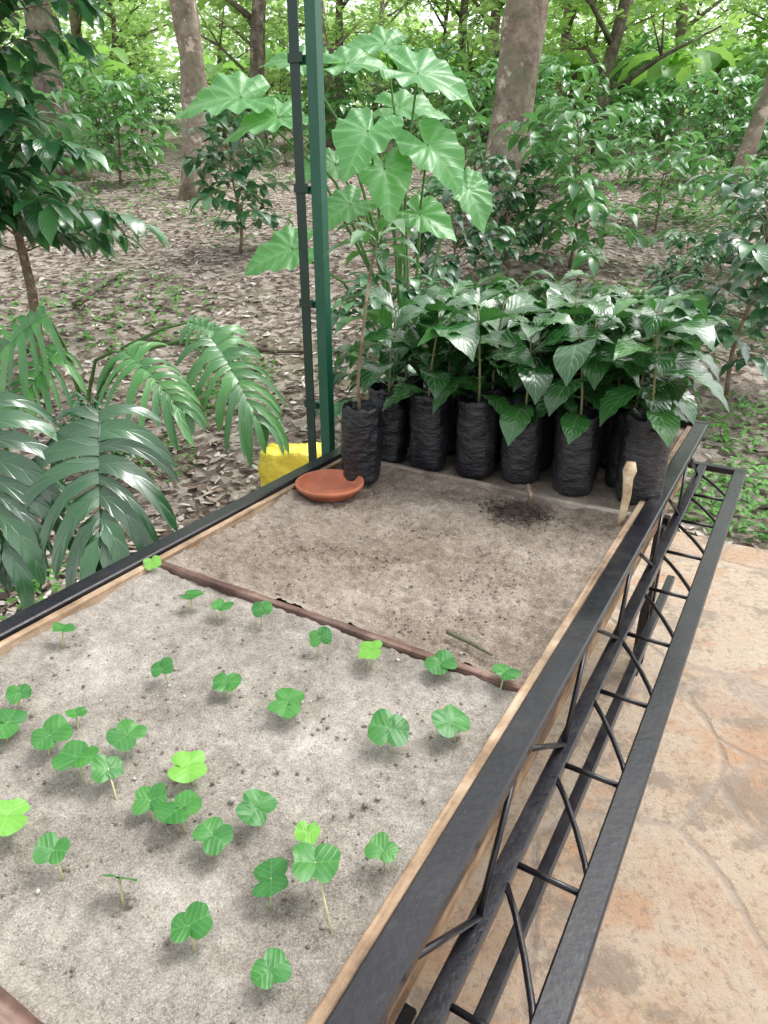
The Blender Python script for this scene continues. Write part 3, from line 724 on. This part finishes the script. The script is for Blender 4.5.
# ------------------------------------------------------------------ coffee shrubs
def coffee_shrub(h, start, spread, L, mat, den=1.0, fine=False, stepz=.075, nb=2, dr=.10, lw=.46):
    root = empty('coffee_shrub'); tr = MB(); lf = MB()
    pts = [V((.05*h*noise.noise(V((t*2, h, 0))), .05*h*noise.noise(V((t*2, h, 9))), h*t)) for t in [i/8 for i in range(9)]]
    tr.tube(pts, [.028*h/2*(1.1-t/8) for t in range(9)], 8, .3)
    z = start; a = 0
    while z < h:
        t = z/h; i = min(7, int(t*8)); p = pts[i].lerp(pts[i+1], t*8-i)
        for b_ in range(nb):
            sp = spread*(1.0-.38*t)*rnd(.4, 1.35)
            aa = a+b_*6.283/nb+rnd(-.6, .6); d = V((math.cos(aa), math.sin(aa), .5+.7*t)).normalized()
            n = max(3, int(sp/.08)); q = V(p); path = [V(q)]
            for k in range(n):
                d = (d+V((rnd(-.1, .1), rnd(-.1, .1), -dr))).normalized(); q = q+d*.08; path.append(V(q))
                if k >= 1:
                    sd = d.cross(V((0, 0, 1))).normalized()
                    for g_ in (-1, 1):
                        if random.random() > .93*den: continue
                        ld = (sd*g_*rnd(.5, 1.1)+d*rnd(.4, 1)+V((0, 0, rnd(-.5, .45))))
                        LL = L*rnd(.65, 1.2); nr = V((rnd(-.5, .5), rnd(-.5, .5), 1))
                        if fine: lf.leaf(q, ld, nr, LL, LL*lw, CL, 7, (-1, 0, 1), rnd(.4, 1.6), rnd(.1, .3), .12)
                        else: lf.leaf(q, ld, nr, LL, LL*.46, [(0, .1), (.4, 1), (.75, .6), (1, .02)], 4, (-1, 0, 1), rnd(.4, 1.4), .3)
            tr.tube([path[0], path[len(path)//2], path[-1]], [.006, .004, .002], 5)
            lf.leaf(path[-1], d, V((0, 0, 1)), L, L*.4, CL, 5, (-1, 0, 1), 1, .3)
        z += stepz; a += 1.57+rnd(-.4, .4)
    tr.build('trunk', M['twig'], root); lf.build('leaves', mat, root)
    return root
shA = coffee_shrub(2.8, .95, 1.05, .25, M['coffee'], .92, True, .095, 3, lw=.44)
shB = coffee_shrub(1.3, .25, .62, .22, M['coffee'], .9, True, .10, 3, lw=.46)
shC = coffee_shrub(1.4, .2, .85, .26, M['shrub'], .88, False, .12, 3)
shD = coffee_shrub(1.0, .2, .78, .25, M['shrub'], .88, False, .12, 3)
def put(proto, px, Y, sc, label, first, group=None, cat='shrub'):
    o = proto if first else copy_tree(proto)
    o.location = gp(px, Y); o.rotation_euler = (0, 0, rnd(0, 6.28)); o.scale = (sc,)*3; tag(o, label, cat, group); return o
g = 'coffee shrubs growing among the trees'
put(shA, 8, 5.0, 1, 'tall dark glossy coffee shrub filling the upper left corner', True, g)
put(shA, -110, 4.3, .95, 'tall coffee shrub partly outside the left frame edge', False, g)
put(shB, 765, 4.9, 1.0, 'dark coffee shrub at the right frame edge behind the bag rows', True, g)
put(shB, 238, 8.4, .98, 'small coffee shrub between the pale left trunk and the green post', False, g)
put(shB, 455, 5.9, .85, 'dark coffee shrub just behind the elephant ear plant', False, g)
put(shB, 392, 4.3, .72, 'dark low coffee shrub behind the tall thin seedling', False, g)
put(shB, 470, 4.5, .62, 'dark low coffee shrub right behind the middle of the bag rows', False, g)
put(shC, 572, 7.8, 1.0, 'broad coffee shrub directly right of the thick right trunk', True, g)
put(shB, 508, 7.4, .8, 'coffee shrub at the foot of the thick right trunk', False, g)
put(shC, 130, 12.5, 1.0, 'mid green shrub on the slope left of the pale trunk', False, g)
put(shD, 655, 9.5, .95, 'low coffee shrub right of the broad one, on the open slope', True, g)
put(shD, 730, 7.8, 1.0, 'low coffee shrub at the right edge beneath the leaning thin tree', False, g)
put(shB, 800, 6.4, .9, 'coffee shrub cut by the right frame edge behind the nearest one', False, g)
put(shB, 62, 3.9, .36, 'small dark coffee plant under the tall shrub in the upper left', False, g)
put(shB, 690, 6.0, .55, 'small dark coffee plant behind the right end of the bag rows', False, g)
put(shD, 460, 9.8, 1.1, 'leafy shrub seen left of the thick right trunk', False, g)
for px, Y, s_ in ((705, 12.5, 1.05), (620, 12.5, .95), (550, 12, 1.1), (768, 12, 1.1), (290, 15, 1), (470, 13, 1.1), (40, 11, 1.2), (75, 14, 1.1), (665, 15.5, 1.2), (590, 16, 1.2), (740, 17, 1.3), (520, 16, 1.2), (340, 17, 1.2), (250, 19, 1.2), (110, 17, 1.3), (20, 17, 1.3), (165, 19, 1.2), (420, 17, 1.3), (640, 19, 1.4), (610, 21, 1.4), (720, 21, 1.4), (390, 21, 1.4), (470, 20, 1.3), (250, 24, 1.4), (510, 24, 1.4), (330, 26, 1.5), (60, 22, 1.6), (650, 27, 1.6), (780, 27, 1.6), (440, 28, 1.6), (160, 28, 1.6), (-10, 23, 1.5), (90, 30, 1.8), (380, 31, 1.8), (560, 30, 1.8), (700, 31, 1.9), (230, 31, 1.8), (480, 32, 1.9), (10, 31, 1.9), (620, 33, 2), (300, 33, 2), (760, 33, 2)):
    put(random.choice((shC, shD)), px, Y, s_*rnd(.8, 1.05), 'far coffee shrub on the upper slope', False, 'far shrubs on the upper slope')

# ------------------------------------------------------------------ trees
def crownmesh(blobs, n, size):
    q = MB()
    for i in range(n):
        c, r = random.choice(blobs)
        d = V((random.gauss(0, 1), random.gauss(0, 1), random.gauss(0, .7))).normalized()
        p = c+d*r*rnd(.25, 1.1)
        a = rnd(0, 6.28); dd = V((math.cos(a), math.sin(a), rnd(-.8, .2))).normalized(); s_ = size*rnd(.6, 1.4)
        sd = dd.cross(V((rnd(-.6, .6), rnd(-.6, .6), 1))).normalized()*s_*.28
        q.add([p, p+dd*s_*.5+sd+V((0, 0, .04*s_)), p+dd*s_, p+dd*s_*.5-sd+V((0, 0, .04*s_))], [(0, 1, 2), (0, 2, 3)])
    return q
def tree(h, r0, clear, mat, lean=(0, 0), nb=7, nleaf=900, size=.22, rough=.35, spread=2.4, clump=.8, leaf='tree', name='forest_tree'):
    root = empty(name); q = MB(); n = 20; sd = rnd(0, 50)
    pts = []
    for i in range(n+1):
        t = i/n
        pts.append(V((lean[0]*h*t+.22*noise.noise(V((t*3, sd, 0))), lean[1]*h*t+.22*noise.noise(V((t*3, sd, 8))), h*t-.1)))
    q.tube(pts, [r0*(1.25 if i == 0 else 1-.75*i/n) for i in range(n+1)], 18, rough, sd)
    blobs = [(pts[-1], clump)]
    for k in range(nb):
        t = clear+(1-clear)*k/nb*.95; i = min(n-1, int(t*n)); p = pts[i]
        a = rnd(0, 6.28); L = spread*rnd(.6, 1.1); d = V((math.cos(a), math.sin(a), rnd(.25, .8))).normalized()
        e = p+d*L; m_ = p+d*L*.5+V((rnd(-.15, .15), rnd(-.15, .15), .15))
        q.tube([p, m_, e], [r0*.4, r0*.25, r0*.09], 7, .3, k)
        blobs += [(e, clump*rnd(.7, 1.15)), (m_+V((rnd(-.5, .5), rnd(-.5, .5), rnd(0, .4))), clump*rnd(.5, .8))]
        for _ in range(2):
            e2 = m_+V((rnd(-1, 1), rnd(-1, 1), rnd(-.1, .9)))*L*.45
            q.tube([m_, e2], [r0*.15, r0*.05], 5); blobs.append((e2, clump*rnd(.5, .9)))
    q.build('trunk', mat, root); crownmesh(blobs, nleaf, size).build('crown', M[leaf], root)
    return root
def ptree(root, px, Y, label, sc=1, rz=0, group='trees standing on the slope'):
    p = gp(px, Y); root.location = p; root.scale = (sc,)*3; root.rotation_euler = (0, 0, rz); tag(root, label, 'tree', group)
ptree(tree(9, .205, .6, M['bark'], (-.012, .02)), 202, 11.3, 'straight pale grey trunk left of the green post')
ptree(tree(9, .275, .6, M['bark'], (.06, .03)), 503, 9.3, 'thick mottled trunk right of centre behind the elephant ears')
ptree(tree(8, .26, .5, M['bark_dark'], (-.10, 0)), 88, 13.5, 'dark thick leaning trunk at the top left behind the shrub')
ptree(tree(7, .16, .35, M['bark_dark'], (.10, 0), 8), 258, 16, 'slim dark trunk leaning right, just left of the green post')
ptree(tree(7, .11, .5, M['bark'], (.14, 0), 7), 725, 10.5, 'slender leaning tree near the right frame edge')
ptree(tree(6, .17, .2, M['bark_dark'], (.03, 0), 9, 1500, .22), 590, 17, 'mossy crooked low branching tree right of the thick trunk')
ptree(tree(7, .12, .4, M['bark_dark'], (-.06, 0), 7), 350, 19, 'thin dark tree seen just right of the green post')
ptree(tree(7, .15, .35, M['bark_dark'], (.05, 0), 8), 450, 22, 'dark tree between the elephant ear leaves and the thick trunk')
tA = tree(7, .13, .12, M['bark_dark'], (.05, .02), 11, 2600, .22, spread=2.4, clump=.75)
tB = tree(7.5, .15, .10, M['bark'], (-.08, 0), 12, 2800, .24, spread=2.6, clump=.8, leaf='treehaze')
tC = tree(5.5, .09, .08, M['bark_dark'], (.10, .02), 11, 2400, .2, spread=2.0, clump=.7, leaf='treehaze')
for i in range(42):
    row = i % 3; Y = [20, 27, 34][row]+rnd(-2, 2.5); X = -Y*.8+(Y*1.6)*((i//3)+rnd(0, .9))/14.2
    pr = (tA, tB, tC)[i] if i < 3 else copy_tree(random.choice((tA, tB, tC) if row == 0 else (tB, tC)))
    pr.location = (X, Y, gz(X, Y)); pr.rotation_euler = (0, 0, rnd(0, 6.28)); pr.scale = (rnd(.8, 1.15),)*3
    tag(pr, 'leafy background tree high on the slope', 'tree', 'leafy background trees')
BL = [(0, .15), (.12, .7), (.35, 1), (.7, .95), (.9, .6), (1, .05)]
def banana():
    root = empty('banana_plant'); q = MB(); q.tube([V((0, 0, -.1)), V((0, 0, .8)), V((.03, 0, 1.7))], [.16, .13, .07], 10); q.build('trunk', M['bark_dark'], root)
    l = MB()
    for k in range(9):
        a = k*2.4; d = V((math.cos(a), math.sin(a), 1.3-.1*k)); l.leaf(V((.03, 0, 1.65)), d, V((0, 0, 1)), rnd(1.3, 1.9), .46, BL, 14, C5, rnd(.8, 1.8), .3, .15, 6)
    l.build('leaves', M['banana'], root); return root
bn = banana()
for i, (px, Y, s_) in enumerate(((650, 17, .9), (690, 20, .95), (620, 23, 1.0), (120, 19, .9), (395, 24, 1.0), (480, 20, .8), (755, 18, .95), (290, 24, 1.0), (560, 20, .9), (230, 21, .85), (30, 20, .9), (710, 24, 1.1), (440, 26, 1.1))):
    o = bn if i == 0 else copy_tree(bn); o.location = gp(px, Y); o.scale = (s_,)*3; o.rotation_euler = (0, 0, rnd(0, 6)); tag(o, 'broad leaved banana plant far back among the trees', 'plant', 'banana plants far back')
q = MB(); k = 0
while k < 26000:
    X = rnd(-48, 48); Y = rnd(38, 52); g0 = gz(X, Y); zz = 11*random.random()**1.5
    if zz > 2 and noise.noise(V((X*.4, Y*.1, zz*.5))) < -.12+.04*(zz-4): continue
    p = V((X, Y, g0+zz-.2))
    s_ = rnd(.25, .7); a = rnd(0, 6.28); dd = V((math.cos(a), math.sin(a), rnd(-.9, .3))).normalized(); sd = dd.cross(V((0, -.5, 1))).normalized()*s_*.35
    q.add([p, p+dd*s_*.5+sd, p+dd*s_, p+dd*s_*.5-sd], [(0, 1, 2), (0, 2, 3)]); k += 1
tag(q.build('distant_foliage', M['treehaze'], smooth=False), 'hazy mass of distant forest foliage', 'foliage', kind='stuff')

# ------------------------------------------------------------------ litter, weeds, branches
q = MB(); DT = [(0, .1), (.4, 1), (.75, .7), (1, .05)]
k = 0
while k < 26000:
    Y = 2.0+13*random.random()**1.3; X = rnd(-.72, .72)*(Y+1.2)
    uu = X*U.x+Y*U.y; ww = X*W.x+Y*W.y
    if ww > -1.0 and uu < 3.60: continue
    if X > 1.0 and Y < 6 and random.random() < .55: continue
    k += 1
    a = rnd(0, 6.28); L = rnd(.03, .10); z = gz(X, Y)+rnd(.003, .022)
    q.leaf(V((X, Y, z)), V((math.cos(a), math.sin(a), rnd(-.15, .35))), V((rnd(-.5, .5), rnd(-.5, .5), 1)), L, L*rnd(.3, .55), DT, 3, (-1, 0, 1), rnd(-.2, .6), rnd(-.4, .7))
tag(q.build('leaf_litter', M['dry']), 'dry brown and tan leaves covering the forest floor', 'leaf litter', kind='stuff')
q = MB()
def clump(cx, cy, rad, n, s_, hgt):
    for _ in range(n):
        a = rnd(0, 6.28); r_ = rad*math.sqrt(random.random()); X = cx+r_*math.cos(a); Y = cy+r_*math.sin(a)
        if X*W.x+Y*W.y > -1.0 and X*U.x+Y*U.y < 3.60: continue
        z = gz(X, Y)+rnd(0, hgt)*(1-r_/rad*.6); b_ = rnd(0, 6.28)
        q.leaf(V((X, Y, z)), V((math.cos(b_), math.sin(b_), rnd(0, .8))), V((0, 0, 1)), s_*rnd(.6, 1.3), s_*.5, DT, 3, (-1, 0, 1), .8, .2)
for px, py, rad, n, s_, h_ in ((750, 505, .4, 600, .06, .24), (770, 455, .5, 400, .07, .2), (205, 430, .3, 320, .05, .2), (150, 470, .3, 200, .045, .1), (240, 410, .3, 200, .05, .15), (215, 395, .2, 150, .05, .25), (60, 590, .35, 160, .05, .15), (90, 250, 1.0, 300, .1, .2), (600, 265, 1.0, 300, .09, .15), (700, 250, 1.0, 300, .09, .15)):
    if py > 300: p = P(px, py, .02)
    else: p = gp(px, 6.5)
    clump(p.x, p.y, rad, n, s_, h_)
for _ in range(110):
    Y = rnd(9, 26); X = rnd(-.6, .6)*Y; clump(X, Y, rnd(.2, .8), 45, .12, .3)
tag(q.build('ground_weeds', M['weed']), 'low green weeds sprouting from the leaf litter', 'weeds', kind='stuff')
def stick(p0, p1, r_, label):
    q = MB()
    A_ = gp(p0[0], p0[1]); B_ = gp(p1[0], p1[1]); pts = [A_.lerp(B_, t/5) for t in range(6)]
    pts = [V((p.x, p.y, gz(p.x, p.y)+r_*1.2+.03*noise.noise(p*2))) for p in pts]; q.tube(pts, [r_*(1-.1*i) for i in range(6)], 7, .4)
    tag(q.build('fallen_branch', M['bark_dark']), label, 'branch')
stick((128, 6.0), (300, 5.7), .022, 'long dark fallen branch lying across the litter left of the post')
stick((60, 6.6), (120, 7.6), .03, 'thicker fallen branch lying near the foot of the upper left shrub')

# ------------------------------------------------------------------ camera, world, light
cam = bpy.data.cameras.new('camera'); co = bpy.data.objects.new('camera', cam); C.objects.link(co)
co.location = (0, 0, CH); co.rotation_euler = (math.pi/2-PITCH, 0, 0)
cam.sensor_fit = 'VERTICAL'; cam.sensor_height = 24; cam.lens = F/1024*24; cam.clip_end = 500; cam.clip_start = .02
bpy.context.scene.camera = co
w = bpy.data.worlds.new('World'); bpy.context.scene.world = w; w.use_nodes = True; nt = w.node_tree
bg = nt.nodes['Background']; sky = nt.nodes.new('ShaderNodeTexSky'); sky.sky_type = 'NISHITA'; sky.sun_disc = False
EL_, AZ = R(60), R(60)
sky.sun_elevation = EL_; sky.sun_rotation = AZ; sky.dust_density = 3
hs = nt.nodes.new('ShaderNodeHueSaturation'); hs.inputs['Saturation'].default_value = .15; hs.inputs['Value'].default_value = 2.7
nt.links.new(sky.outputs[0], hs.inputs['Color']); nt.links.new(hs.outputs[0], bg.inputs[0]); bg.inputs[1].default_value = .15
sl = bpy.data.lights.new('sun', 'SUN'); sl.energy = 1.4; sl.angle = R(22); sl.color = (1, .98, .94)
so = bpy.data.objects.new('sun', sl); C.objects.link(so)
sd = V((math.sin(AZ)*math.cos(EL_), math.cos(AZ)*math.cos(EL_), math.sin(EL_)))
so.rotation_euler = sd.to_track_quat('Z', 'Y').to_euler()
sc_ = bpy.context.scene; sc_.view_settings.view_transform = 'Standard'; sc_.view_settings.look = 'None'; sc_.view_settings.exposure = 0
